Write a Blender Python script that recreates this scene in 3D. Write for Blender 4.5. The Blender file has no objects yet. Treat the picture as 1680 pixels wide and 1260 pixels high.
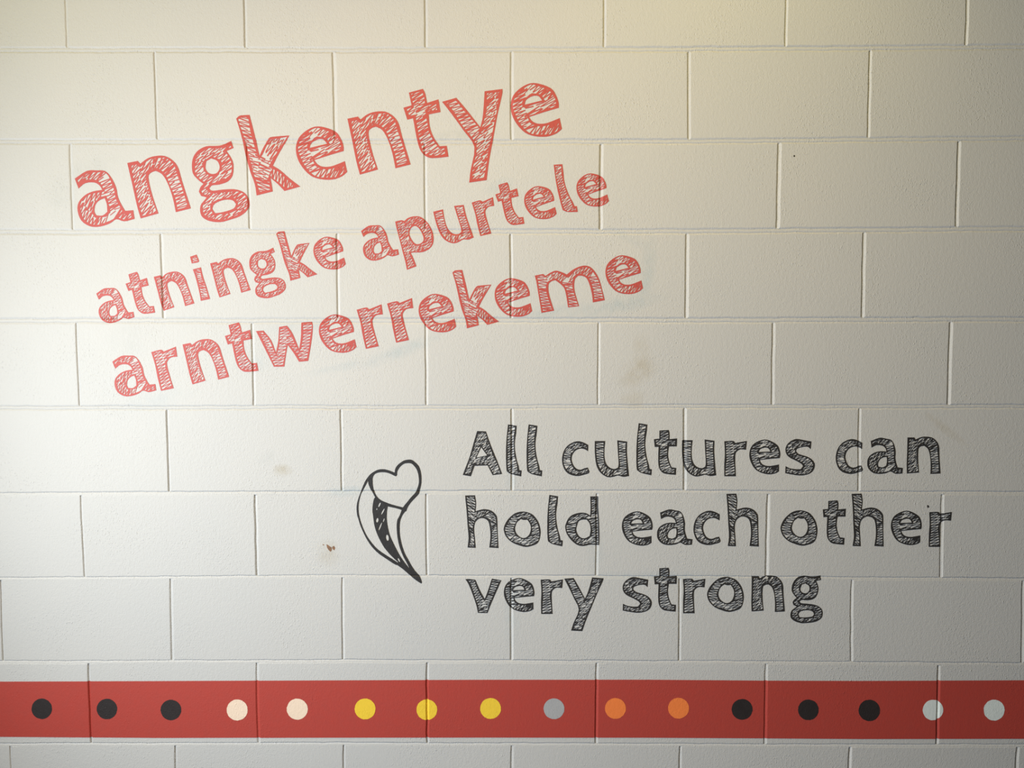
import bpy, math, random
import numpy as np
from mathutils import Matrix, Vector
from mathutils.geometry import delaunay_2d_cdt

sc = bpy.context.scene
COL = sc.collection

# ------------------------------------------------------------------ camera
F_PX = 1359.0                                  # focal length for a 1680 px wide frame
RX, RY, RZ = 6.97505513e-02, 4.93985455e-03, -2.44298185e-04
CX, CZ, DIST = 0.0091262, 1.4 + 0.18645, 1.90258
cx_, sx_, cy_, sy_, cz_, sz_ = (math.cos(RX), math.sin(RX), math.cos(RY), math.sin(RY), math.cos(RZ), math.sin(RZ))
ROT = (np.array([[cz_, -sz_, 0], [sz_, cz_, 0], [0, 0, 1]]) @ np.array([[1, 0, 0], [0, cx_, -sx_], [0, sx_, cx_]])
       @ np.array([[cy_, 0, sy_], [0, 1, 0], [-sy_, 0, cy_]]))
cam_d = bpy.data.cameras.new('camera')
cam_d.sensor_width = 36.0
cam_d.lens = F_PX * 36.0 / 1680.0
cam_d.clip_start = 0.05
cam = bpy.data.objects.new('camera', cam_d)
COL.objects.link(cam)
w_ = [Vector((r[0], r[2], -r[1])) for r in ROT]  # camera right, down, forward in the world
M = Matrix.Identity(4)
for i, v in enumerate((w_[0], -w_[1], -w_[2])):
    M[0][i], M[1][i], M[2][i] = v
M[0][3], M[1][3], M[2][3] = CX, -DIST, CZ
cam.matrix_world = M
sc.camera = cam

# ------------------------------------------------------------------ light
sc.view_settings.view_transform = 'Standard'
sc.view_settings.look = 'None'
sc.view_settings.gamma = 1.0
sc.view_settings.use_curve_mapping = False
sc.view_settings.exposure = 0.0
world = bpy.data.worlds.new('world')
sc.world = world
world.use_nodes = True
world.node_tree.nodes['Background'].inputs[0].default_value = (0.85, 1.0, 0.75, 1)
world.node_tree.nodes['Background'].inputs[1].default_value = 0.004
LK = 1.11 * 1.165
PI = math.pi


def area(name, loc, rot, sx, sy, rad):
    d = bpy.data.lights.new(name, 'AREA')
    d.shape = 'RECTANGLE'
    d.size, d.size_y = sx, sy
    m = max(rad)
    d.color = [c / m for c in rad]
    d.energy = m * LK * math.pi * sx * sy
    o = bpy.data.objects.new(name, d)
    COL.objects.link(o)
    o.location, o.rotation_euler = loc, rot
    return o


# daylight from a window at left, plus unseen lights added to match wall brightness
area('left_daylight', (-1.6, -1.0, 1.4), (0, -PI / 2, 0), 1.0, 0.8, (8.3, 8.7, 8.8))
area('left_daylight', (-1.6, -2.0, 1.4), (0, -PI / 2, 0), 1.2, 1.0, (9.6, 10.7, 12.2))  # second source, added to strengthen the side light from the left
area('overhead_fill', (-1.2, -0.6, 2.75), (0, 0, 0), 0.6, 0.6, (1.7, 1.5, 0.4))  # this and the next two: unseen warm fills added overhead to brighten the wall
area('overhead_fill', (-0.3, -1.2, 2.75), (0, 0, 0), 0.6, 0.6, (12.8, 8.9, 3.7))
area('overhead_fill', (0.5, -0.6, 2.75), (0, 0, 0), 0.6, 0.6, (3.45, 2.85, 1.1))

# ------------------------------------------------------------------ helpers


def at(px, py):
    """photograph pixel -> (x, z) on the wall plane, in millimetres"""
    q = np.array([(px - 840.0) / F_PX, (py - 630.0) / F_PX, 1.0])
    p = ROT.T @ q
    p = p / p[2] * DIST
    return np.array([(CX + p[0]) * 1000.0, (CZ - p[1]) * 1000.0])


def view(ox, oy, zoom):
    return lambda pts: np.array([at(ox + x / zoom, oy + y / zoom) for x, y in pts])


def link(name, mesh, mat, parent=None):
    o = bpy.data.objects.new(name, mesh)
    COL.objects.link(o)
    if mat is not None and len(mesh.materials) == 0:
        mesh.materials.append(mat)
    if parent is not None:
        o.parent = parent
    return o


def tag(o, label=None, cat=None, group=None, kind=None):
    if label: o['label'] = label
    if cat: o['category'] = cat
    if group: o['group'] = group
    if kind: o['kind'] = kind
    return o


# ------------------------------------------------------------------ materials
def nodes_of(name):
    m = bpy.data.materials.new(name)
    m.use_nodes = True
    nt = m.node_tree
    return m, nt, nt.nodes['Principled BSDF']


def math_node(nt, op, a, b=None, clamp=False):
    n = nt.nodes.new('ShaderNodeMath')
    n.operation = op
    n.use_clamp = clamp
    for i, v in enumerate((a, b)):
        if v is None: continue
        if isinstance(v, (int, float)): n.inputs[i].default_value = v
        else: nt.links.new(v, n.inputs[i])
    return n.outputs[0]


def noise(nt, vec, scale, detail=2.0, rough=0.5):
    n = nt.nodes.new('ShaderNodeTexNoise')
    n.inputs['Scale'].default_value = scale
    n.inputs['Detail'].default_value = detail
    n.inputs['Roughness'].default_value = rough
    nt.links.new(vec, n.inputs['Vector'])
    return n.outputs['Fac']


def mix(nt, fac, a, b):
    n = nt.nodes.new('ShaderNodeMix')
    n.data_type = 'RGBA'
    if isinstance(fac, (int, float)): n.inputs[0].default_value = fac
    else: nt.links.new(fac, n.inputs[0])
    for i, v in ((6, a), (7, b)):
        if isinstance(v, tuple): n.inputs[i].default_value = v + (1,)
        else: nt.links.new(v, n.inputs[i])
    return n.outputs[2]


def ramp(nt, fac, lo, hi):
    n = nt.nodes.new('ShaderNodeMapRange')
    n.clamp = True
    nt.links.new(fac, n.inputs[0])
    n.inputs[1].default_value, n.inputs[2].default_value = lo, hi
    return n.outputs[0]


def relief(nt, bsdf, amount=1.0):
    """rough masonry under paint: fine orange-peel, grain, and sparse nodules and pits"""
    geo = nt.nodes.new('ShaderNodeNewGeometry')
    pos = geo.outputs['Position']
    mp = nt.nodes.new('ShaderNodeMapping')
    mp.inputs['Scale'].default_value = (1.25, 1.0, 0.8)
    nt.links.new(pos, mp.inputs['Vector'])
    v = mp.outputs[0]
    fine = noise(nt, v, 330, 2.0, 0.6)
    mid = noise(nt, v, 120, 2.0, 0.5)
    lump = ramp(nt, noise(nt, v, 210, 1.0), 0.60, 0.82)
    pit = ramp(nt, noise(nt, v, 230, 0.0), 0.30, 0.14)
    patch = ramp(nt, noise(nt, pos, 7, 1.0), 0.40, 0.65)
    h = math_node(nt, 'MULTIPLY', fine, 0.0007)
    h = math_node(nt, 'ADD', h, math_node(nt, 'MULTIPLY', mid, 0.0006))
    h = math_node(nt, 'ADD', h, math_node(nt, 'MULTIPLY', math_node(nt, 'MULTIPLY', lump, patch), 0.0010))
    h = math_node(nt, 'SUBTRACT', h, math_node(nt, 'MULTIPLY', math_node(nt, 'MULTIPLY', pit, patch), 0.0006))
    b = nt.nodes.new('ShaderNodeBump')
    b.inputs['Strength'].default_value = 0.75 * amount
    b.inputs['Distance'].default_value = 1.0
    nt.links.new(h, b.inputs['Height'])
    nt.links.new(b.outputs[0], bsdf.inputs['Normal'])
    return pos


def wall_material():
    m, nt, bs = nodes_of('white_wall_paint')
    pos = relief(nt, bs)
    base = (0.624, 0.617, 0.600)
    tone = ramp(nt, noise(nt, pos, 2.6, 3.0), 0.3, 0.7)
    c = mix(nt, tone, base, (0.603, 0.603, 0.594))
    rag = ramp(nt, noise(nt, pos, 28, 4.0, 0.65), 0.30, 0.62)
    # touched-up smudges and stains with a place of their own: centre, radii in px, tilt, colour, strength
    blue, tan, grey = (0.45, 0.52, 0.55), (0.43, 0.36, 0.23), (0.48, 0.50, 0.49)
    for px, py, rx, ry, deg, colr, s in (
            (660, 575, 70, 11, 21, blue, .55), (560, 602, 60, 8, 12, blue, .3), (1008, 503, 78, 13, 12, blue, .6),
            (1062, 445, 13, 55, -8, blue, .5), (905, 512, 60, 10, 10, blue, .4), (1040, 395, 40, 9, -25, blue, .25),
            (640, 378, 40, 15, 10, blue, .4), (820, 305, 25, 12, 20, blue, .35), (100, 330, 26, 40, 10, grey, .3),
            (150, 280, 45, 20, 20, grey, .3), (215, 560, 40, 30, 10, grey, .25), (255, 655, 55, 16, 10, blue, .25),
            (415, 590, 30, 22, 0, blue, .3), (575, 806, 42, 9, 3, blue, .6), (678, 806, 24, 7, 0, blue, .45),
            (500, 535, 60, 9, 5, blue, .4), (740, 222, 60, 9, 3, grey, .35), (1046, 610, 34, 20, 30, tan, .4),
            (1040, 655, 22, 14, 0, tan, .32), (1052, 575, 14, 26, 0, tan, .25), (463, 772, 16, 10, 0, tan, .5),
            (437, 752, 18, 10, 40, grey, .3), (538, 908, 20, 22, 0, tan, .35), (1552, 705, 42, 7, -38, tan, .35), (1205, 815, 30, 10, 0, blue, .4),
            (1085, 945, 120, 8, 0, blue, .35), (840, 1005, 14, 60, 0, blue, .3), (977, 905, 14, 40, 0, blue, .3),
            (840, 790, 12, 26, 0, blue, .35), (1130, 770, 10, 26, 0, blue, .3)):
        p = at(px, py) / 1000.0
        sub = nt.nodes.new('ShaderNodeVectorMath'); sub.operation = 'SUBTRACT'
        nt.links.new(pos, sub.inputs[0]); sub.inputs[1].default_value = (p[0], 0, p[1])
        mp = nt.nodes.new('ShaderNodeMapping'); mp.vector_type = 'TEXTURE'
        mp.inputs['Rotation'].default_value = (0, -math.radians(deg), 0)
        mp.inputs['Scale'].default_value = (rx * .00141, 1.0, ry * .00141)
        nt.links.new(sub.outputs[0], mp.inputs['Vector'])
        ln = nt.nodes.new('ShaderNodeVectorMath'); ln.operation = 'LENGTH'
        nt.links.new(mp.outputs[0], ln.inputs[0])
        f = ramp(nt, ln.outputs['Value'], 1.25, 0.35)
        f = math_node(nt, 'MULTIPLY', math_node(nt, 'MULTIPLY', f, rag), s)
        c = mix(nt, f, c, colr)
    nt.links.new(c, bs.inputs['Base Color'])
    bs.inputs['Roughness'].default_value = 0.55
    bs.inputs['Specular IOR Level'].default_value = 0.3
    return m


def paint(name, col, rough=0.5, vary=0.08, spec=0.35, amount=0.7):
    m, nt, bs = nodes_of(name)
    pos = relief(nt, bs, amount)
    f = ramp(nt, noise(nt, pos, 60, 4.0, 0.6), 0.3, 0.75)
    c = mix(nt, f, col, tuple(min(1.0, v * (1 - vary) + vary * 0.10) for v in col))
    nt.links.new(c, bs.inputs['Base Color'])
    bs.inputs['Roughness'].default_value = rough
    bs.inputs['Specular IOR Level'].default_value = spec
    return m


M_WALL = wall_material()
M_RED = paint('red_lettering_paint', (0.545, 0.092, 0.078))
M_BAND = paint('red_band_paint', (0.50, 0.066, 0.050), amount=0.6)
M_BLACK = paint('black_lettering_paint', (0.030, 0.028, 0.028))
M_DOT = {'black': paint('black_dot_paint', (0.030, 0.024, 0.024)),
         'cream': paint('cream_dot_paint', (0.97, 0.77, 0.60), vary=0.03),
         'yellow': paint('yellow_dot_paint', (0.97, 0.66, 0.055), vary=0.03),
         'orange': paint('orange_dot_paint', (0.99, 0.255, 0.065), vary=0.03),
         'grey': paint('grey_dot_paint', (0.46, 0.46, 0.47)),
         'pale grey': paint('pale_grey_dot_paint', (0.82, 0.88, 0.86))}
M_RUST = paint('rust_stain', (0.33, 0.16, 0.07), vary=0.6)
M_CHIP = paint('dark_chip', (0.035, 0.03, 0.03))


def floor_material():
    m, nt, bs = nodes_of('dark_concrete_floor')
    geo = nt.nodes.new('ShaderNodeNewGeometry')
    f = ramp(nt, noise(nt, geo.outputs['Position'], 5, 6.0, 0.6), 0.3, 0.7)
    nt.links.new(mix(nt, f, (0.05, 0.055, 0.06), (0.08, 0.085, 0.09)), bs.inputs['Base Color'])
    bs.inputs['Roughness'].default_value = 0.8
    return m


# ------------------------------------------------------------------ joints of the blockwork (all in mm)
rng = random.Random(11)
HX = (0, 560, 1120, 1680)
HPX = {1: (81.8, 82.2, 81, 76.8), 2: (232, 232.8, 232.3, 227), 3: (380.5, 379.6, 380, 375.4),
       4: (526.5, 525.9, 525.8, 524), 5: (669.5, 668.2, 667, 667.2), 6: (810.5, 808, 806.8, 809),
       7: (949.5, 945.6, 946.8, 950.6), 8: (1086.5, 1084.5, 1086.2, 1089.6), 9: (1221.8, 1220, 1222.5, 1223.4)}
VPX = {0: [(107.3, 109.3), (401.5, 403.5), (698.5, 700), (992.3, 992.7), (1290.7, 1289.3), (1588.3, 1587.7)],
       1: [(253, 258.5), (547.5, 551), (839.3, 840.3), (1130.3, 1130.3), (1428, 1424.3)],
       2: [(115, 120), (405.5, 410.7), (697.3, 698.5), (986.3, 985.3), (1279, 1275.3), (1574, 1569.3)],
       3: [(264.5, 269.5), (553.5, 555.5), (838.3, 839.3), (1127.3, 1126), (1418.5, 1415)],
       4: [(125, 131), (413.5, 417), (699.3, 700), (982.7, 981.7), (1269, 1267.3), (1560.7, 1556)],
       5: [(273.8, 278), (559, 561.5), (840, 840.7), (1123, 1123), (1410.3, 1409)],
       6: [(133, 139.5), (418.5, 422), (699.5, 701), (980, 979), (1260.7, 1257.7), (1546, 1543.3)],
       7: [(1.5, 5.5), (279.8, 282.8), (562, 563), (839.3, 839.3), (1115.5, 1114.5), (1398.3, 1396.7), (1678, 1677.7)],
       8: [(145, 150.7), (421.3, 424.5), (700.3, 701.7), (979.3, 978), (1257.3, 1255), (1540.7, 1537.3)],
       9: [(17, 18.5), (287.7, 288.3), (564, 564), (840, 840), (1116, 1115.5), (1395, 1393.3), (1669.3, 1668.3)]}
WALL_X0, WALL_X1 = -2000.0, 2000.0
ROW0, ROW1 = -1, 11                           # block courses from above the frame down to the floor
HN = np.arange(WALL_X0 - 50, WALL_X1 + 51, 16.0)


def wander(n, amp, step):
    v = np.array([rng.gauss(0, 1) for _ in range(n)])
    s = np.zeros(n)
    a = 0.0
    for i in range(n):
        a = a * 0.8 + v[i] * 0.6
        s[i] = a
    return s * amp + np.array([rng.gauss(0, step) for _ in range(n)])


HB = {}
for k in HPX:
    p = np.array([at(x, y) for x, y in zip(HX, HPX[k])])
    sl = [(p[1, 1] - p[0, 1]) / (p[1, 0] - p[0, 0]), (p[3, 1] - p[2, 1]) / (p[3, 0] - p[2, 0])]
    xs = np.concatenate(([p[0, 0] - 900], p[:, 0], [p[3, 0] + 900]))
    zs = np.concatenate(([p[0, 1] - 300 * sl[0]], p[:, 1], [p[3, 1] + 300 * sl[1]]))
    HB[k] = np.interp(HN, xs, zs)
for k in (0, -1):
    HB[k] = HB[k + 1] * 0.5 + 0.5 * HB[k + 1].mean() + 200.5
for k in (10, 11):
    HB[k] = HB[k - 1] * 0.5 + 0.5 * HB[k - 1].mean() - 200.5
HB[12] = np.zeros(len(HN))
HZ = {k: HB[k] + (wander(len(HN), 0.32, 0.34) if k < 12 else 0) for k in HB}
HW = {-1: 5, 0: 5, 1: 4.6, 2: 4.6, 3: 4.8, 4: 5.0, 5: 4.0, 6: 3.4, 7: 2.9, 8: 3.1, 9: 3.1, 10: 3, 11: 3, 12: 3}
BEAD = [(-1.7, 0), (-1.0, -1.1), (-.78, -1.8), (-.45, -.75), (.45, -.75), (.78, -1.9), (1.0, -1.2), (1.7, 0)]
STRUCK = [(-1.7, 0), (-1.0, -1.1), (-.7, -1.8), (-.1, -.6), (1.0, -.2), (1.7, 0)]
VEE = [(-1.7, 0), (-1.0, -1.2), (-.72, -2.7), (-.25, -2.9), (.4, -1.9), (1.0, -.9), (1.7, 0)]


def hprof(k):
    return BEAD if k < 6 else STRUCK


def hz(k, x):
    return np.interp(x, HN, HZ[k])


class Upright:                                # one vertical joint in one course
    def __init__(self, row, xt, xb):
        xm = (xt + xb) / 2
        self.zt, self.zb = hz(row, xm), hz(row + 1, xm)
        self.z = np.linspace(self.zb, self.zt, 8)
        self.x = np.interp(self.z, [self.zb, self.zt], [xb, xt]) + wander(8, 0.3, 0.25)
        self.w = 2.6 + rng.uniform(-.35, .6)
        self.depth = rng.uniform(0.75, 1.2)
        self.prof = [(t, h * self.depth if abs(t) < 1 else h) for t, h in VEE]

    def at(self, z):
        return np.interp(z, self.z, self.x)


UP = {}
for row in range(ROW0, ROW1 + 1):
    lst = []
    if row in VPX:
        for xt, xb in VPX[row]:
            yt = float(np.interp((xt + xb) / 2, HX, HPX[row])) if row > 0 else 0.0
            yb = float(np.interp((xt + xb) / 2, HX, HPX[row + 1])) if row < 9 else 1260.0
            a, b = at(xt, yt), at(xb, yb)
            zt, zb = hz(row, a[0]), hz(row + 1, b[0])
            f = lambda z: a[0] + (b[0] - a[0]) * (z - a[1]) / (b[1] - a[1])
            lst.append((f(zt), f(zb)) if 0 < row < 9 else (f(zt) * .5 + f(zb) * .5 + (f(zt) - f(zb)) * .2,) * 2)
    else:
        base = [0.0 if row % 2 else 200.0]
        lst = [(base[0] + rng.gauss(0, 2),) * 2]
    while lst[0][0] - 400 > WALL_X0 + 60:
        lst.insert(0, (lst[0][0] - 400 + rng.gauss(0, 1.5),) * 2)
    while lst[-1][0] + 400 < WALL_X1 - 60:
        lst.append((lst[-1][0] + 400 + rng.gauss(0, 1.5),) * 2)
    UP[row] = [Upright(row, a, b) for a, b in lst]
PROUD = {}
for row in UP:
    for j in range(len(UP[row]) + 1):
        PROUD[row, j] = rng.uniform(-.25, .35)


def plin(prof, t):
    return float(np.interp(t, [p[0] for p in prof], [p[1] for p in prof]))


def height(x, z):
    """how far the wall face stands out (mm) at a wall point, joints included"""
    row = None
    for k in range(ROW0, ROW1 + 1):
        if hz(k, x) >= z >= hz(k + 1, x):
            row = k
            break
    if row is None: return 0.0
    h = 1.0
    for k in (row, row + 1):
        t = (hz(k, x) - z) / HW[k]
        if abs(t) < 1.7: h = min(h, plin(hprof(k), t))
    j = 0
    for u in UP[row]:
        t = (x - u.at(z)) / u.w
        if abs(t) < 1.7: h = min(h, plin(u.prof, t))
        if t > 0: j += 1
    return PROUD[row, j] if h > 0 else h + PROUD[row, j] * max(0.0, 1 + h / 1.2)


def joint_lines(x0, x1, z0, z1):
    """polylines of the joint profiles inside a box, so that paint can fold into the joints"""
    out = []
    for k in range(ROW0, ROW1 + 2):
        zz = hz(k, np.array([x0, (x0 + x1) / 2, x1]))
        if zz.max() + 9 < z0 or zz.min() - 9 > z1: continue
        xs = [x0] + [x for x in HN if x0 < x < x1] + [x1]
        for t, _ in hprof(k):
            out.append([(x, float(hz(k, x)) - t * HW[k]) for x in xs])
    for row in UP:
        for u in UP[row]:
            if u.x.max() + 6 < x0 or u.x.min() - 6 > x1 or u.zt < z0 or u.zb > z1: continue
            zt, zb = u.zt - HW[row], u.zb + HW[row + 1]
            zs = [zb] + [z for z in u.z if zb < z < zt] + [zt]
            for t, _ in u.prof:
                out.append([(float(u.at(z)) + t * u.w, z) for z in zs])
    return out


# ------------------------------------------------------------------ the wall: slab, blocks, mortar
def mesh_from(name, verts, faces):
    me = bpy.data.meshes.new(name)
    me.from_pydata([(x / 1000, -h / 1000, z / 1000) for x, h, z in verts], [], faces)
    me.update()
    return me


bx0, bx1, bz0, bz1 = WALL_X0, WALL_X1, 0.0, float(HZ[ROW0].mean())
v = [(x, h, z) for h in (-12, -190) for x, z in ((bx0, bz0), (bx1, bz0), (bx1, bz1), (bx0, bz1))]
f = [(0, 1, 2, 3), (7, 6, 5, 4), (0, 4, 5, 1), (1, 5, 6, 2), (2, 6, 7, 3), (3, 7, 4, 0)]
wall = link('wall_back', mesh_from('wall_back', v, f), M_WALL)
tag(wall, 'white painted concrete block wall laid in running bond', kind='structure')

fl = bpy.data.meshes.new('floor')
fl.from_pydata([(-3, -3.6, -.1), (3, -3.6, -.1), (3, .2, -.1), (-3, .2, -.1), (-3, -3.6, 0), (3, -3.6, 0), (3, .2, 0), (-3, .2, 0)],
               [], [(3, 2, 1, 0), (4, 5, 6, 7), (0, 1, 5, 4), (1, 2, 6, 5), (2, 3, 7, 6), (3, 0, 4, 7)])
tag(link('floor', fl, floor_material()), 'dark concrete floor at the foot of the wall', kind='structure')


def block(row, j):
    L = UP[row][j - 1] if j > 0 else None
    Rr = UP[row][j] if j < len(UP[row]) else None
    lx = lambda z, m: (L.at(z) + m * L.w) if L else WALL_X0
    rx = lambda z, m: (Rr.at(z) - m * Rr.w) if Rr else WALL_X1
    pr = PROUD[row, j]
    zmid = (UP[row][0].zt + UP[row][0].zb) / 2
    xl0, xr0 = float(lx(zmid, 0)), float(rx(zmid, 0))
    inner_x = [float(x) for x in HN if xl0 + 12 < x < xr0 - 12]
    ztop, zbot = float(hz(row, xl0)), float(hz(row + 1, xl0))
    nodes_l = [float(z) for z in (L or Rr).z[1:-1]]
    nodes_r = [float(z) for z in (Rr or L).z[1:-1]]
    NX, NL, NR = len(inner_x) + 1, len(nodes_l) + 1, len(nodes_r) + 1
    jit = [max(-.3, min(.3, rng.gauss(0, .2))) for _ in range(2 * NX + NL + NR)]

    def ring(m, crumb):
        zt = lambda x: float(hz(row, x)) - m * HW[row]
        zb = lambda x: float(hz(row + 1, x)) + m * HW[row + 1]
        xbl, xbr = float(lx(zbot + m * HW[row + 1], m)), float(rx(zbot + m * HW[row + 1], m))
        xtl, xtr = float(lx(ztop - m * HW[row], m)), float(rx(ztop - m * HW[row], m))
        pts = [[x, zb(x)] for x in [xbl] + inner_x]
        pts += [[xbr, zb(xbr)]] + [[float(rx(z, m)), z] for z in nodes_r]
        pts += [[x, zt(x)] for x in [xtr] + inner_x[::-1]]
        pts += [[xtl, zt(xtl)]] + [[float(lx(z, m)), z] for z in nodes_l[::-1]]
        if crumb:
            n = len(pts)
            for i in range(n):
                d = abs(jit[i]) * crumb         # crumbled edges only ever pull back from the joint
                if i < NX: pts[i][1] += d
                elif i < NX + NR: pts[i][0] -= d
                elif i < 2 * NX + NR: pts[i][1] -= d
                else: pts[i][0] += d
        return pts
    r0, r1 = ring(1.7, 0), ring(1.0, 1.0)
    hs = ([plin(hprof(row + 1), -1.0)] * NX + [plin(Rr.prof, -1.0) if Rr else -1.0] * NR
          + [plin(hprof(row), 1.0)] * NX + [plin(L.prof, 1.0) if L else -1.0] * NL)
    n = len(r0)
    vs = [(x, pr, z) for x, z in r0] + [(x, h, z) for (x, z), h in zip(r1, hs)] + [(x, -11.0, z) for x, z in r1]
    fs = [tuple(range(n))]
    for a in (0, n):
        for i in range(n):
            k = (i + 1) % n
            fs.append((a + i, a + n + i, a + n + k, a + k))
    me = mesh_from('block', vs, fs)
    link('block', me, M_WALL, wall)


for row in range(ROW0, ROW1 + 1):
    for j in range(len(UP[row]) + 1):
        block(row, j)


def strip(rows):
    nr, nc = len(rows), len(rows[0])
    vs = [p for r in rows for p in r]
    fs = []
    for a in range(nr - 1):
        for b in range(nc - 1):
            fs.append((a * nc + b, (a + 1) * nc + b, (a + 1) * nc + b + 1, a * nc + b + 1))
    return vs, fs


def tpoints(prof):
    inner = [(t, h) for t, h in prof if abs(t) <= 1.0]
    e0, e1 = inner[0], inner[-1]
    return [(-1.25, e0[1] - .6)] + inner + [(1.25, e1[1] - .6)]


for k in range(ROW0, ROW1 + 1):
    if k == ROW0: continue
    rows = []
    for t, h in tpoints(hprof(k)):
        rows.append([(x, h - .15, float(hz(k, x)) - t * HW[k]) for x in HN if WALL_X0 <= x <= WALL_X1])
    link('mortar_joint', mesh_from('mortar_joint', *strip(rows)), M_WALL, wall)
for row in UP:
    for u in UP[row]:
        zt, zb = u.zt - .8 * HW[row], u.zb + .8 * HW[row + 1]
        zs = [zb] + [z for z in u.z if zb < z < zt] + [zt]
        rows = [[(float(u.at(z)) + t * u.w, h - .15, z) for z in zs] for t, h in tpoints(u.prof)]
        vs, fs = strip(rows)
        link('mortar_joint', mesh_from('mortar_joint', vs, [f[::-1] for f in fs]), M_WALL, wall)


# ------------------------------------------------------------------ paint that lies on the wall
def area2(p):
    return sum(p[i - 1][0] * p[i][1] - p[i][0] * p[i - 1][1] for i in range(len(p))) / 2


def draped(name, inks, holes, mat, parent, origin, lift, clip=()):
    """union of ink polygons minus holes (wall mm), cut along the joints and laid on the wall face"""
    allp = np.concatenate([np.asarray(p) for p in inks])
    x0, z0 = allp.min(0) - .5
    x1, z1 = allp.max(0) + .5
    vs, es, fs = [], [], []
    for p in list(inks) + list(holes) + list(clip):
        p = [tuple(q) for q in p]
        a = area2(p)
        if abs(a) < 1e-4:
            fs.append(None)
            continue
        if a < 0: p = p[::-1]
        b = len(vs)
        vs += p
        fs.append(list(range(b, b + len(p))))
    nink, nhole = len(inks), len(inks) + len(holes)
    ids = [i for i, q in enumerate(fs) if q]
    fs = [q for q in fs if q]
    for ln in joint_lines(x0, x1, z0, z1):
        b = len(vs)
        vs += [(float(x), float(z)) for x, z in ln]
        es += [(b + i, b + i + 1) for i in range(len(ln) - 1)]
    V, _, T, _, _, OF = delaunay_2d_cdt([Vector((a - x0, b - z0)) for a, b in vs], es, fs, 1, 1e-4, True)
    keep = []
    for t, of in zip(T, OF):
        o = [ids[i] for i in of if i < len(ids)]
        if (any(i < nink for i in o) and not any(nink <= i < nhole for i in o)
                and (not len(clip) or any(i >= nhole for i in o))): keep.append(t)
    used = sorted({i for t in keep for i in t})
    mp = {i: n for n, i in enumerate(used)}
    pts = []
    for i in used:
        x, z = V[i][0] + x0, V[i][1] + z0
        pts.append((x - origin[0], height(x, z) + lift, z - origin[1]))
    me = mesh_from(name, pts, [tuple(mp[i] for i in t) for t in keep])
    o = link(name, me, mat, parent)
    if parent is None:
        o.location = (origin[0] / 1000, 0, origin[1] / 1000)
    return o


def smooth(pts, sub=3, corner=48):
    n = len(pts)
    P = np.asarray(pts, float)
    sharp = []
    for i in range(n):
        a, b = P[i] - P[i - 1], P[(i + 1) % n] - P[i]
        ang = abs(math.degrees(math.atan2(a[0] * b[1] - a[1] * b[0], a @ b)))
        sharp.append(ang > corner)
    out = []
    for i in range(n):
        j = (i + 1) % n
        p1, p2 = P[i], P[j]
        p0 = P[i - 1] if not sharp[i] else 2 * p1 - p2
        p3 = P[(i + 2) % n] if not sharp[j] else 2 * p2 - p1
        if sharp[i] and sharp[j]:
            out.append(p1)
            continue
        for s in range(sub):
            t = s / sub
            out.append(.5 * (2 * p1 + (p2 - p0) * t + (2 * p0 - 5 * p1 + 4 * p2 - p3) * t * t + (3 * p1 - p0 - 3 * p2 + p3) * t ** 3))
    return np.array(out)


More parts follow.
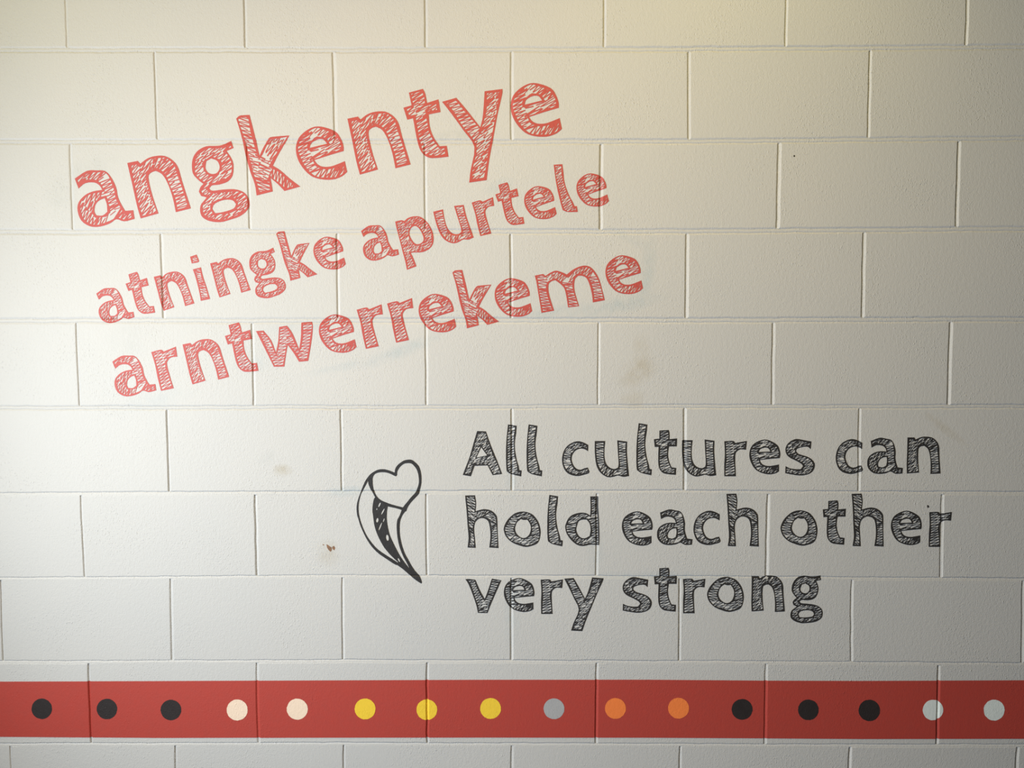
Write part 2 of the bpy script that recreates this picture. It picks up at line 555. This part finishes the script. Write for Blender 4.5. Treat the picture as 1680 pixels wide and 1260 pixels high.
def hatch_glyph(contours, angles, seed, pitch=10.6, edge=12.8):
    """sketchy letter: an outline band along every contour and tapered zigzag hatching inside"""
    r = random.Random(seed)
    cs = []
    for i, c in enumerate(contours):
        s = smooth(c['p'])
        a = area2(s)
        if (a < 0) != c['hole']: s = s[::-1]
        cs.append(s)
    inks = []
    for s in cs:
        n = len(s)
        ph = [r.uniform(0, 6.28) for _ in range(3)]
        inner = []
        for i in range(n):
            a, b = s[i] - s[i - 1], s[(i + 1) % n] - s[i]
            a, b = a / (np.linalg.norm(a) + 1e-9), b / (np.linalg.norm(b) + 1e-9)
            na, nb = np.array([-a[1], a[0]]), np.array([-b[1], b[0]])
            m = na + nb
            m = m / (np.linalg.norm(m) + 1e-9)
            cosv = max(.62, float(m @ nb))
            q = i / n * 6.28
            w = edge * (1 + .22 * math.sin(3 * q + ph[0]) + .16 * math.sin(7 * q + ph[1]) + .1 * math.sin(13 * q + ph[2]))
            inner.append(s[i] + m * w / cosv)
        for i in range(n):
            j = (i + 1) % n
            for tri in ((s[i], s[j], inner[j]), (s[i], inner[j], inner[i])):
                inks.append([tuple(v) for v in tri])
    for angle, bx in angles:                   # each stroke of the letter has its own hatching slant
        th = math.radians(angle)
        e, nn = np.array([math.cos(th), math.sin(th)]), np.array([-math.sin(th), math.cos(th)])
        allp = np.concatenate(cs)
        lo, hi = (allp @ nn).min(), (allp @ nn).max()
        k, sv = 0, lo + pitch * .6
        while sv < hi:
            hits = []
            for s in cs:
                u, w = s @ e, s @ nn
                for i in range(len(s)):
                    a, b = w[i - 1] - sv, w[i] - sv
                    if (a < 0) != (b < 0): hits.append(u[i - 1] + (u[i] - u[i - 1]) * a / (a - b))
            hits.sort()
            for i in range(0, len(hits) - 1, 2):
                a, b = hits[i] + 3, hits[i + 1] - 3
                if b - a < 14: continue
                cuts = [a]
                while b - cuts[-1] > 105: cuts.append(cuts[-1] + r.uniform(50, 90))
                cuts.append(b)
                for c0, c1 in zip(cuts, cuts[1:]):
                    mid = e * (c0 + c1) / 2 + nn * sv
                    if bx and not (bx[0] <= mid[0] < bx[2] and bx[1] <= mid[1] < bx[3]): continue
                    w0, w1 = r.uniform(3.6, 8.0), r.uniform(3.6, 8.0)
                    q = r.random()
                    if q < .12: w0, w1 = w0 + 5, w1 + 5
                    elif q < .2: c1 = c0 + (c1 - c0) * r.uniform(.4, .7)
                    tilt = pitch * r.uniform(.3, .55) * (1 if k % 2 else -1)
                    sk = r.uniform(0, 6) if len(cuts) > 2 else 0
                    p0, p1 = e * (c0 + sk) + nn * (sv - tilt), e * c1 + nn * (sv + tilt)
                    inks.append([tuple(p0 - nn * w0 / 2), tuple(p1 - nn * w1 / 2), tuple(p1 + nn * w1 / 2), tuple(p0 + nn * w0 / 2)])
            sv += pitch * r.uniform(.8, 1.2)
            k += 1
    return inks, [s for s, c in zip(cs, contours) if not c['hole']], [s for s, c in zip(cs, contours) if c['hole']]


BIG = 9999
SLANT = {'n': [(38, (-BIG, -BIG, 112, BIG)), (50, (112, 200, 190, BIG)), (12, (112, -BIG, BIG, 200)), (28, (190, 200, BIG, BIG))],
         'h': [(-26, (-BIG, -BIG, 92, BIG)), (42, (92, 215, 190, BIG)), (14, (92, -BIG, BIG, 215)), (-20, (190, 215, BIG, BIG))],
         'a': [(34, (-BIG, 190, 180, BIG)), (52, (-BIG, -BIG, 165, 190)), (16, (180, 60, BIG, BIG)), (40, (165, -BIG, BIG, 60))],
         'o': [(-8, (-BIG, 90, 110, BIG)), (30, (110, 210, BIG, BIG)), (22, (110, -BIG, BIG, 210)), (34, (-BIG, -BIG, 110, 90))],
         'e': [(14, (-BIG, 60, 105, BIG)), (30, (105, 190, BIG, BIG)), (18, (105, 110, BIG, 190)), (48, (-BIG, -BIG, BIG, 60)), (40, (105, 60, BIG, 110))],
         'c': [(30, (-BIG, 200, BIG, BIG)), (-6, (-BIG, 80, BIG, 200)), (38, (-BIG, -BIG, BIG, 80))],
         'u': [(-4, (-BIG, 90, 110, BIG)), (54, (-BIG, -BIG, 185, 90)), (6, (185, 60, BIG, BIG)), (30, (110, 60, 185, 300)), (25, (185, -BIG, BIG, 60))],
         'k': [(-28, (-BIG, -BIG, 115, BIG)), (40, (115, 130, BIG, BIG)), (66, (115, -BIG, BIG, 130))],
         'm': [(-16, (-BIG, -BIG, 100, BIG)), (46, (100, 200, 200, BIG)), (-14, (100, -BIG, BIG, 200)), (40, (200, 200, BIG, BIG))],
         'd': [(24, (-BIG, 200, 205, BIG)), (4, (-BIG, 80, 130, 200)), (34, (-BIG, -BIG, 205, 80)), (16, (205, -BIG, BIG, BIG)), (20, (130, 80, 205, 200))],
         'y': [(8, (-BIG, 100, 165, BIG)), (26, (165, 100, BIG, BIG)), (28, (-BIG, -BIG, BIG, 100))],
         'v': [(28, (-BIG, -BIG, 150, BIG)), (6, (150, -BIG, BIG, BIG))]}


# lettering lines: px points on each baseline
LINES = {'one': ((230.5, 358.6), (589.5, 286.8), .2876), 'two': ((267.6, 510.0), (475.7, 460.6), .1807),
         'two_b': ((622.9, 426.2), (980.0, 340.0), .1807), 'three': ((263.6, 641.4), (887.1, 513.6), .2134)}


def frame(line):
    a, b = at(*LINES[line][0]), at(*LINES[line][1])
    e = (b - a) / np.linalg.norm(b - a)
    return a, e, np.array([-e[1], e[0]]), LINES[line][2]


VA, VB, VC, VD, VE = (750, 680, 5.25), (1000, 680, 5.25), (1270, 680, 5.25), (750, 820, 5.25), (1040, 820, 5.25)
R2, R3P, R4, R1 = (380, 150, 5.25), (580, 290, 7.0), (640, 110, 5.25), (100, 150, 5.25)
T2, T6, T8 = (140, 360, 7.0), (380, 460, 7.0), (830, 390, 7.0)
# letter shapes: view they were drawn in, baseline (y in the view, or a line), hatch angle, contours (first outer)
GLYPHS = {
    'A': (VA, 522, 38, [[(172, 142), (248, 145), (272, 215), (300, 290), (345, 400), (387, 512), (305, 522), (262, 438), (150, 442), (118, 532), (48, 520), (75, 450), (110, 355), (140, 250)],
                        [(207, 282), (165, 370), (258, 352)]]),
    'l': (VA, 533, 24, [[(615, 85), (690, 97), (685, 160), (675, 230), (675, 300), (690, 390), (705, 440), (712, 478), (732, 482), (728, 533), (690, 525), (640, 512), (605, 490), (600, 460), (597, 350), (600, 240), (608, 150)]]),
    'c': (VA, 525, 30, [[(1128, 262), (1090, 242), (1045, 230), (1000, 238), (950, 268), (915, 320), (902, 385), (910, 440), (935, 490), (980, 520), (1040, 530), (1095, 518), (1130, 507), (1139, 492), (1124, 456), (1095, 463), (1060, 475), (1025, 465), (1000, 435), (985, 385), (995, 340), (1022, 308), (1060, 294), (1095, 298), (1127, 316)]]),
    'u': (VA, 530, 14, [[(1185, 228), (1275, 228), (1268, 300), (1270, 380), (1290, 435), (1325, 463), (1360, 468), (1385, 455), (1390, 420), (1385, 340), (1378, 222), (1463, 233), (1462, 330), (1470, 430), (1480, 530), (1430, 537), (1385, 525), (1350, 535), (1300, 540), (1250, 515), (1215, 475), (1195, 420), (1185, 330)]]),
    't': (VB, 521, 20, [[(425, 138), (505, 133), (513, 160), (512, 212), (578, 205), (575, 275), (508, 275), (500, 340), (508, 400), (530, 455), (570, 460), (567, 520), (510, 515), (460, 505), (430, 475), (418, 440), (415, 380), (418, 278), (385, 280), (378, 212), (425, 208)]]),
    'r': (VB, 530, 20, [[(985, 228), (1060, 225), (1078, 243), (1180, 225), (1172, 302), (1125, 298), (1095, 315), (1080, 345), (1080, 430), (1085, 530), (985, 530), (985, 420), (990, 330)]]),
    'e': (VB, 518, 24, [[(1335, 215), (1385, 228), (1440, 262), (1460, 300), (1467, 345), (1462, 375), (1380, 382), (1290, 392), (1302, 417), (1328, 436), (1370, 443), (1412, 438), (1455, 430), (1455, 490), (1420, 508), (1365, 515), (1300, 500), (1250, 470), (1215, 415), (1200, 360), (1205, 305), (1230, 260), (1280, 228)],
                        [(1280, 322), (1295, 298), (1335, 285), (1365, 292), (1380, 318)]]),
    's': (VC, 515, 30, [[(318, 232), (312, 298), (285, 278), (240, 280), (195, 295), (185, 315), (210, 340), (280, 362), (325, 390), (347, 430), (335, 480), (295, 512), (230, 525), (160, 518), (92, 505), (95, 445), (130, 462), (180, 470), (225, 470), (245, 445), (232, 425), (190, 400), (130, 370), (100, 335), (95, 290), (115, 250), (155, 220), (195, 210), (250, 220)]]),
    'a': (VC, 512, 36, [[(828, 228), (905, 200), (960, 208), (1005, 220), (1030, 260), (1043, 320), (1040, 375), (1050, 425), (1060, 455), (1105, 460), (1100, 508), (1040, 510), (1000, 490), (960, 505), (900, 512), (845, 500), (805, 460), (798, 405), (815, 360), (860, 328), (910, 316), (963, 318), (955, 292), (930, 270), (880, 264), (835, 285)],
                        [(890, 425), (905, 390), (935, 370), (965, 365), (968, 400), (960, 440), (930, 455), (895, 448)]]),
    'n': (VC, 508, 42, [[(1145, 197), (1205, 197), (1215, 215), (1260, 195), (1305, 190), (1360, 200), (1400, 235), (1418, 280), (1420, 350), (1430, 508), (1342, 512), (1345, 430), (1338, 350), (1320, 295), (1290, 270), (1260, 275), (1240, 300), (1237, 400), (1245, 500), (1140, 508), (1138, 430), (1142, 320)]]),
    'h': (VA, 1148, -24, [[(70, 697), (155, 695), (165, 760), (160, 832), (210, 818), (250, 815), (300, 830), (340, 870), (348, 920), (350, 1010), (358, 1150), (278, 1145), (288, 1060), (285, 985), (270, 920), (235, 895), (195, 895), (160, 925), (148, 980), (155, 1070), (162, 1148), (92, 1145), (100, 1060), (92, 960), (82, 820)]]),
    'o': (VA, 1138, 16, [[(560, 835), (610, 843), (655, 865), (695, 915), (712, 960), (720, 1010), (712, 1070), (690, 1110), (640, 1132), (590, 1140), (530, 1125), (470, 1098), (425, 1055), (405, 1010), (403, 975), (420, 930), (450, 890), (500, 850)],
                         [(500, 975), (515, 930), (550, 900), (575, 908), (605, 905), (630, 945), (635, 990), (620, 1035), (590, 1060), (555, 1060), (520, 1035), (503, 1005)]]),
    'd': (VA, 1128, 28, [[(1145, 705), (1215, 705), (1215, 800), (1220, 900), (1225, 1050), (1222, 1125), (1150, 1120), (1090, 1132), (1040, 1125), (990, 1090), (945, 1030), (930, 975), (935, 940), (960, 890), (1000, 860), (1060, 845), (1110, 850), (1145, 870), (1148, 790)],
                         [(1030, 960), (1045, 920), (1075, 905), (1115, 905), (1140, 940), (1148, 990), (1140, 1045), (1100, 1065), (1065, 1060), (1040, 1035), (1025, 995)]]),
    'v': (VD, 972, 14, [[(72, 680), (100, 678), (158, 685), (195, 770), (238, 850), (262, 790), (300, 675), (382, 690), (360, 740), (320, 830), (290, 900), (262, 972), (180, 970), (165, 900), (130, 800), (100, 725)]]),
    'y': (VD, 970, 22, [[(920, 678), (1000, 672), (1040, 740), (1098, 850), (1125, 790), (1160, 668), (1258, 675), (1250, 705), (1205, 800), (1160, 910), (1110, 1030), (1075, 1130), (978, 1125), (1000, 1060), (1045, 945), (1005, 850), (960, 755)]]),
    'g': (VE, 960, 26, [[(1605, 650), (1610, 690), (1568, 698), (1583, 735), (1588, 775), (1570, 830), (1535, 858), (1485, 865), (1445, 862), (1425, 875), (1440, 890), (1500, 895), (1560, 905), (1600, 925), (1622, 955), (1622, 1000), (1600, 1030), (1555, 1052), (1495, 1060), (1440, 1062), (1385, 1045), (1352, 1018), (1346, 985), (1358, 952), (1385, 930), (1400, 918), (1372, 905), (1365, 880), (1380, 858), (1400, 845), (1375, 815), (1357, 780), (1362, 735), (1380, 695), (1415, 665), (1465, 652), (1515, 660), (1550, 662)],
                        [(1432, 765), (1445, 730), (1475, 720), (1505, 740), (1510, 775), (1490, 800), (1462, 803), (1440, 790)],
                        [(1415, 985), (1435, 960), (1490, 950), (1535, 960), (1550, 985), (1530, 1005), (1470, 1012), (1425, 1010)]]),
    'k': (R2, 'one', -26, [[(40, 235), (68, 210), (110, 205), (155, 203), (175, 280), (205, 400), (240, 555), (270, 490), (320, 405), (370, 390), (498, 380), (440, 480), (395, 560), (355, 640), (420, 680), (500, 750), (592, 820), (455, 858), (400, 800), (335, 745), (345, 800), (355, 862), (215, 897), (200, 800), (160, 690), (130, 590), (100, 450), (70, 330)]]),
    'w': (T6, 'three', 4, [[(280, 582), (365, 577), (455, 690), (508, 830), (535, 700), (545, 535), (635, 520), (700, 610), (775, 790), (795, 660), (800, 485), (920, 475), (932, 520), (925, 640), (905, 780), (880, 925), (775, 935), (720, 845), (645, 740), (625, 850), (605, 990), (485, 992), (440, 900), (370, 760)]]),
    'm': (T8, 'three', -22, [[(322, 437), (420, 418), (445, 440), (500, 405), (565, 380), (640, 400), (690, 425), (760, 370), (830, 335), (905, 322), (970, 345), (1030, 415), (1070, 500), (1110, 650), (1127, 720), (990, 745), (980, 650), (955, 550), (920, 470), (870, 440), (820, 440), (785, 480), (775, 560), (790, 650), (832, 788), (705, 802), (690, 700), (665, 590), (620, 535), (560, 490), (510, 505), (480, 550), (490, 660), (545, 840), (400, 865), (385, 770), (360, 620), (340, 500)]]),
    'i': (T2, 'two', -24, [[(1228, 575), (1320, 552), (1345, 660), (1385, 780), (1425, 915), (1318, 937), (1300, 830), (1265, 690)], [(1195, 430), (1270, 405), (1300, 480), (1285, 495), (1215, 508)]]),
    'p': (R3P, 'two_b', 26, [[(475, 515), (545, 500), (580, 510), (620, 475), (690, 455), (760, 460), (820, 500), (870, 560), (905, 640), (917, 720), (900, 790), (850, 840), (780, 868), (700, 870), (655, 875), (690, 950), (720, 1030), (610, 1070), (590, 970), (560, 860), (525, 720), (490, 590)],
                             [(640, 670), (645, 610), (680, 572), (720, 570), (760, 610), (795, 680), (800, 730), (770, 765), (720, 775), (680, 745)]]),
}
INK, GMIN = {}, {}
for gi, (ch, (vw, base, ang, cont)) in enumerate(GLYPHS.items()):
    to_wall = view(*vw)
    out = []
    for ci, c in enumerate(cont):
        W = to_wall(c)
        if isinstance(base, str):
            o, e, n, s = frame(base)
            q = np.stack([(W - o) @ e, (W - o) @ n], 1)
        else:
            s = .1905
            o = to_wall([(cont[0][0][0], base)])[0]
            q = W - o
        q = q / (1.41 * s)                     # font units: about 300 to the x-height
        out.append({'p': q, 'hole': ci > 0 and ch != 'i'})
    allq = np.concatenate([c['p'] for c in out])
    x0 = allq[:, 0].min()
    for c in out: c['p'] = c['p'] - np.array([x0, 0])
    GMIN[ch] = allq[:, 1].min()
    INK[ch] = hatch_glyph(out, SLANT.get(ch, [(ang, None)]), 100 + gi)


def place(ch, anchor, e, n, s, parent, origin, mat):
    T, outer, inner = ([[tuple(anchor + (x * e + y * n) * 1.41 * s) for x, y in poly] for poly in grp] for grp in INK[ch])
    draped('letter', T, inner, mat, parent, origin, .5, outer)


def word(text, label, group, mat, letters):
    o = None
    for ch, anchor, e, n, s in letters:
        if o is None:
            org = np.array(anchor)
            o = bpy.data.objects.new('painted_word', None)
            o.empty_display_size = .05
            COL.objects.link(o)
            o.location = (org[0] / 1000, 0, org[1] / 1000)
            tag(o, label, 'lettering', group)
        place(ch, np.array(anchor), e, n, s, o, org, mat)
    return o


def red(line, items):
    o, e, n, s = frame(line)
    out = []
    for it in items:
        ch, vw, (x, y) = it[:3]
        dv = it[3] if len(it) > 3 else 0
        p = view(*vw)([(x, y)])[0]
        out.append((ch, o + ((p - o) @ e) * e + dv * 1.41 * n, e, n, s))
    return out


def black(items):
    E, N = np.array([1.0, 0]), np.array([0, 1.0])
    out = []
    for ch, vw, x, yb in items:
        p = view(*vw)([(x, yb)])[0]
        s = .1905
        out.append((ch, p - N * GMIN[ch] * 1.41 * s, E, N, s))
    return out


V2B, V4B = (350, 340, 7.0), (780, 230, 7.0)
L5, L7 = (170, 500, 7.0), (600, 430, 7.0)
GR, GB = 'red hatched words slanting across the upper wall', 'black hatched words of the lower sentence'
word('angkentye', 'largest red hatched word "angkentye", topmost on the block wall, slanting upward', GR, M_RED, red('one', [
    ('a', R1, (140, 1010)), ('n', R1, (678, 1090)), ('g', R1, (1192, 1000)), ('k', R2, (40, 235)), ('e', R2, (555, 520)),
    ('n', R2, (1095, 710)), ('t', R4, (120, 375)), ('y', R4, (452, 320)), ('e', R4, (1040, 360))]))
word('atningke', 'small red hatched word "atningke", left word of the middle slanting line', GR, M_RED, red('two', [
    ('a', T2, (150, 1060)), ('t', T2, (465, 745)), ('n', T2, (888, 1045)), ('i', T2, (1195, 430)), ('n', V2B, (62, 1030)),
    ('g', V2B, (475, 945)), ('k', V2B, (722, 310)), ('e', V2B, (1155, 540))]))
word('apurtele', 'small red hatched word "apurtele", right word of the middle slanting line', GR, M_RED, red('two_b', [
    ('a', R3P, (108, 845)), ('p', R3P, (475, 515)), ('u', R3P, (917, 410), -.7), ('r', R3P, (1372, 360), -1), ('t', V4B, (232, 640), 1.5),
    ('e', V4B, (562, 720)), ('l', V4B, (985, 760)), ('e', V4B, (1163, 580))]))
word('arntwerrekeme', 'long red hatched word "arntwerrekeme", lowest of the slanting red lines', GR, M_RED, red('three', [
    ('a', L5, (122, 900), 1.5), ('r', L5, (600, 770)), ('n', L5, (1008, 895)), ('t', L5, (1395, 370)), ('w', T6, (280, 582)),
    ('e', T6, (1008, 620)), ('r', T6, (1489, 582)), ('r', L7, (297, 720)), ('e', L7, (612, 590)), ('k', L7, (995, 120)),
    ('e', L7, (1490, 440)), ('m', T8, (322, 437)), ('e', T8, (1150, 450))]))
word('All', 'black hatched word "All" with a capital A, start of the black sentence', GB, M_BLACK, black([
    ('A', VA, 48, 532), ('l', VA, 420, 533), ('l', VA, 597, 533)]))
word('cultures', 'black hatched word "cultures" in the top row of the black sentence', GB, M_BLACK, black([
    ('c', VA, 902, 530), ('u', VA, 1183, 540), ('l', VB, 228, 523), ('t', VB, 378, 520), ('u', VB, 620, 533), ('r', VB, 982, 532),
    ('e', VB, 1200, 515), ('s', VC, 92, 525)]))
word('can', 'black hatched word "can" ending the top row of the black sentence', GB, M_BLACK, black([
    ('c', VC, 525, 512), ('a', VC, 798, 512), ('n', VC, 1137, 512)]))
word('hold', 'black hatched word "hold" right beside the painted heart shape', GB, M_BLACK, black([
    ('h', VA, 70, 1150), ('o', VA, 402, 1140), ('l', VA, 775, 1135), ('d', VA, 930, 1132)]))
word('each', 'black hatched word "each" in the middle of the second black row', GB, M_BLACK, black([
    ('e', VB, 105, 1130), ('a', VB, 407, 1125), ('c', VB, 720, 1125), ('h', VB, 998, 1137)]))
word('other', 'black hatched word "other" ending the second black row at far right', GB, M_BLACK, black([
    ('o', VC, 52, 1130), ('t', VC, 410, 1122), ('h', VC, 655, 1137), ('e', VC, 1000, 1125), ('r', VC, 1325, 1140)]))
word('very', 'black hatched word "very" starting the lowest black row', GB, M_BLACK, black([
    ('v', VD, 72, 975), ('e', VD, 403, 965), ('r', VD, 718, 982), ('y', VD, 920, 1130)]))
word('strong', 'black hatched word "strong" ending the lowest black row', GB, M_BLACK, black([
    ('s', VD, 1423, 972), ('t', VE, 168, 962), ('r', VE, 418, 977), ('o', VE, 628, 965), ('n', VE, 1008, 965), ('g', VE, 1345, 1062)]))

# ------------------------------------------------------------------ heart with curved blades
HA, HBv = view(560, 740, 10.5), view(580, 845, 10.5)
eo = at(640, 860)
emblem = bpy.data.objects.new('painted_emblem', None)
emblem.empty_display_size = .05
COL.objects.link(emblem)
emblem.location = (eo[0] / 1000, 0, eo[1] / 1000)
tag(emblem, 'black line drawing of a tilted heart on long curved blades, left of the black sentence', 'emblem')
heart_out = HA([(918, 370), (930, 300), (975, 235), (1040, 185), (1100, 155), (1200, 147), (1270, 190), (1335, 260), (1370, 360), (1382, 470), (1375, 580), (1345, 700), (1330, 745), (1240, 840), (1180, 910), (1135, 985), (1120, 1035), (1075, 1050), (1030, 1012), (930, 982), (800, 952), (720, 905), (650, 860), (585, 800), (545, 725), (505, 660), (475, 590), (463, 540), (465, 470), (500, 400), (560, 355), (640, 318), (740, 312), (830, 335)])
heart_in = HA([(1060, 970), (960, 945), (830, 908), (780, 888), (690, 850), (620, 790), (570, 700), (545, 600), (540, 500), (545, 450), (575, 400), (640, 370), (740, 365), (830, 385), (940, 437), (960, 410), (965, 350), (1010, 275), (1070, 225), (1120, 210), (1190, 210), (1240, 240), (1300, 320), (1330, 430), (1335, 550), (1305, 650), (1275, 715), (1200, 795), (1140, 870), (1090, 930)])
draped('heart_outline', [smooth(heart_out)], [smooth(heart_in)], M_BLACK, emblem, eo, .5)
lo = np.concatenate([HA([(500, 395), (420, 500), (370, 610), (320, 740), (280, 860), (263, 960), (268, 1080), (290, 1180)]),
                     HBv([(65, 0), (110, 160), (160, 280), (230, 420), (320, 550), (430, 660), (560, 750), (680, 830), (740, 862), (755, 815), (680, 765), (560, 690), (430, 600), (340, 510), (250, 390), (185, 270), (130, 130), (95, 0)]),
                     HA([(325, 1180), (302, 1080), (297, 960), (310, 850), (340, 740), (370, 680), (420, 590), (465, 505), (520, 420)])])
draped('left_blade_outline', [smooth(lo)], [], M_BLACK, emblem, eo, .57)
ro = np.concatenate([HA([(1040, 1010), (1000, 1120)]), HBv([(755, 80), (743, 180), (750, 330), (775, 480), (810, 600), (860, 720), (920, 830), (958, 912), (1010, 890), (950, 780), (880, 650), (830, 500), (800, 340), (795, 200), (805, 100)]),
                     HA([(1050, 1110), (1100, 1040)])])
draped('right_blade_outline', [smooth(ro)], [], M_BLACK, emblem, eo, .57)
mo = np.concatenate([HA([(585, 790), (560, 830), (540, 930), (535, 1040)]), HBv([(335, 0), (345, 80), (360, 180), (400, 310), (460, 440), (530, 560), (620, 670), (700, 750), (765, 808), (735, 848), (850, 930), (930, 1000), (1010, 1070), (1110, 1145), (1168, 1178), (1176, 1150), (1140, 1055), (1060, 960), (1005, 880), (955, 912), (860, 790), (800, 700), (740, 590), (670, 450), (620, 330), (590, 200), (575, 100), (570, 0)]),
                     HA([(780, 1150), (785, 1040), (800, 950), (700, 880)])])


def oval(f, x, y, rx, ry, deg, n=12):
    a = math.radians(deg)
    return f([(x + rx * math.cos(t) * math.cos(a) - ry * math.sin(t) * math.sin(a), y + rx * math.cos(t) * math.sin(a) + ry * math.sin(t) * math.cos(a))
              for t in (2 * PI * i / n for i in range(n))])


flecks = [oval(HA, 656, 925, 14, 44, 26), oval(HA, 610, 1000, 9, 16, 0), oval(HA, 714, 1042, 12, 60, 28), oval(HA, 618, 1192, 20, 40, 10),
          oval(HA, 729, 1190, 10, 34, 18), oval(HBv, 460, 195, 11, 76, 22), oval(HBv, 582, 390, 24, 54, -8), oval(HBv, 780, 775, 13, 38, -28)]
draped('dark_blade', [smooth(mo)], flecks, M_BLACK, emblem, eo, .65)

# ------------------------------------------------------------------ red band and its dots
edge_x = [0, 266, 532, 798, 1064, 1250, 1414, 1680]
top_y = [1118, 1117.3, 1116, 1115, 1115, 1116.5, 1117, 1116]
bot_y = [1208.6, 1210.6, 1210, 1209.8, 1210.2, 1211.2, 1212.3, 1212]
top = [at(x, y) for x, y in zip(edge_x, top_y)]
bot = [at(x, y) for x, y in zip(edge_x, bot_y)]
top = [np.array([WALL_X0 + 2, top[0][1]])] + top + [np.array([WALL_X1 - 2, top[-1][1]])]
bot = [np.array([WALL_X0 + 2, bot[0][1]])] + bot + [np.array([WALL_X1 - 2, bot[-1][1]])]
bo = at(840, 1162)
band = draped('painted_band', [[tuple(p) for p in bot] + [tuple(p) for p in top[::-1]]], [], M_BAND, None, bo, .65)
tag(band, 'broad horizontal red painted band along the bottom of the block wall', 'band')
DOTS = [(69, 1162.5, 16.8, 'black', 'black dot at the far left end of the red band'),
        (175.7, 1163, 16.9, 'black', 'second dot from the left on the red band, black, just right of a block joint'),
        (280.6, 1164.6, 16.9, 'black', 'black dot next to the cream dots on the red band'),
        (389.3, 1164.6, 17.2, 'cream', 'left one of the two cream dots, beside the black dots'),
        (487.9, 1163, 17.2, 'cream', 'right one of the two cream dots, beside the yellow dots'),
        (599.1, 1162.6, 17.1, 'yellow', 'yellow dot next to the cream dots on the red band'),
        (700.3, 1164, 17.0, 'yellow', 'middle yellow dot crossed by a vertical block joint'),
        (804.8, 1162, 17.1, 'yellow', 'yellow dot next to the single mid-grey dot'),
        (908.8, 1162.4, 17.0, 'grey', 'single mid-grey dot between yellow and orange dots'),
        (1009.6, 1162, 17.1, 'orange', 'left one of the two orange dots, beside the grey dot'),
        (1113, 1161.6, 17.1, 'orange', 'right one of the two orange dots, beside a black dot'),
        (1217.3, 1163.5, 17.1, 'black', 'black dot next to the orange dots on the red band'),
        (1326, 1164.3, 17.0, 'black', 'middle one of the three black dots right of the orange dots'),
        (1425.9, 1165.2, 17.6, 'black', 'black dot next to the pale grey dots on the red band'),
        (1530.3, 1164.5, 16.8, 'pale grey', 'pale grey dot crossed by a vertical block joint near the right end'),
        (1630.7, 1164.8, 17.2, 'pale grey', 'pale grey dot at the far right end of the red band')]
for px, py, r, colr, label in DOTS:
    pr = random.Random(int(px))
    pts = [at(px + (r + pr.gauss(0, .15)) * math.cos(2 * PI * i / 40), py + (r + pr.gauss(0, .15)) * math.sin(2 * PI * i / 40)) for i in range(40)]
    d = draped('painted_dot', [[tuple(p) for p in pts]], [], M_DOT[colr], None, at(px, py), .95)
    tag(d, label, 'dot', 'painted dots along the red band')

# ------------------------------------------------------------------ small marks on the wall
RV = view(520, 740, 6.0)
r_ = draped('rust_mark', [RV([(93, 918), (104, 922), (122, 935), (146, 950), (146, 975), (134, 992), (112, 972), (100, 950)]),
                          RV([(150, 942), (168, 933), (180, 955), (170, 978), (152, 962)]), RV([(57, 917), (70, 919), (68, 929), (58, 928)])],
            [], M_RUST, None, at(541, 898), .3)
tag(r_, 'small flaky brown rust mark on the white block left of the heart', 'stain')
c_ = draped('dark_chip', [view(*VC)([(1318, 780), (1328, 782), (1338, 796), (1324, 806), (1318, 798)])], [], M_CHIP, None, at(1524, 831), .3)
tag(c_, 'tiny dark chip on the wall just above the last letter of other', 'stain')
c_ = draped('dark_chip', [oval(view(1120, 0, 3.0), 549, 768, 4, 5, 0, 8)], [], M_CHIP, None, at(1303, 256), .3)
tag(c_, 'tiny dark speck on a blank block at upper right', 'stain')
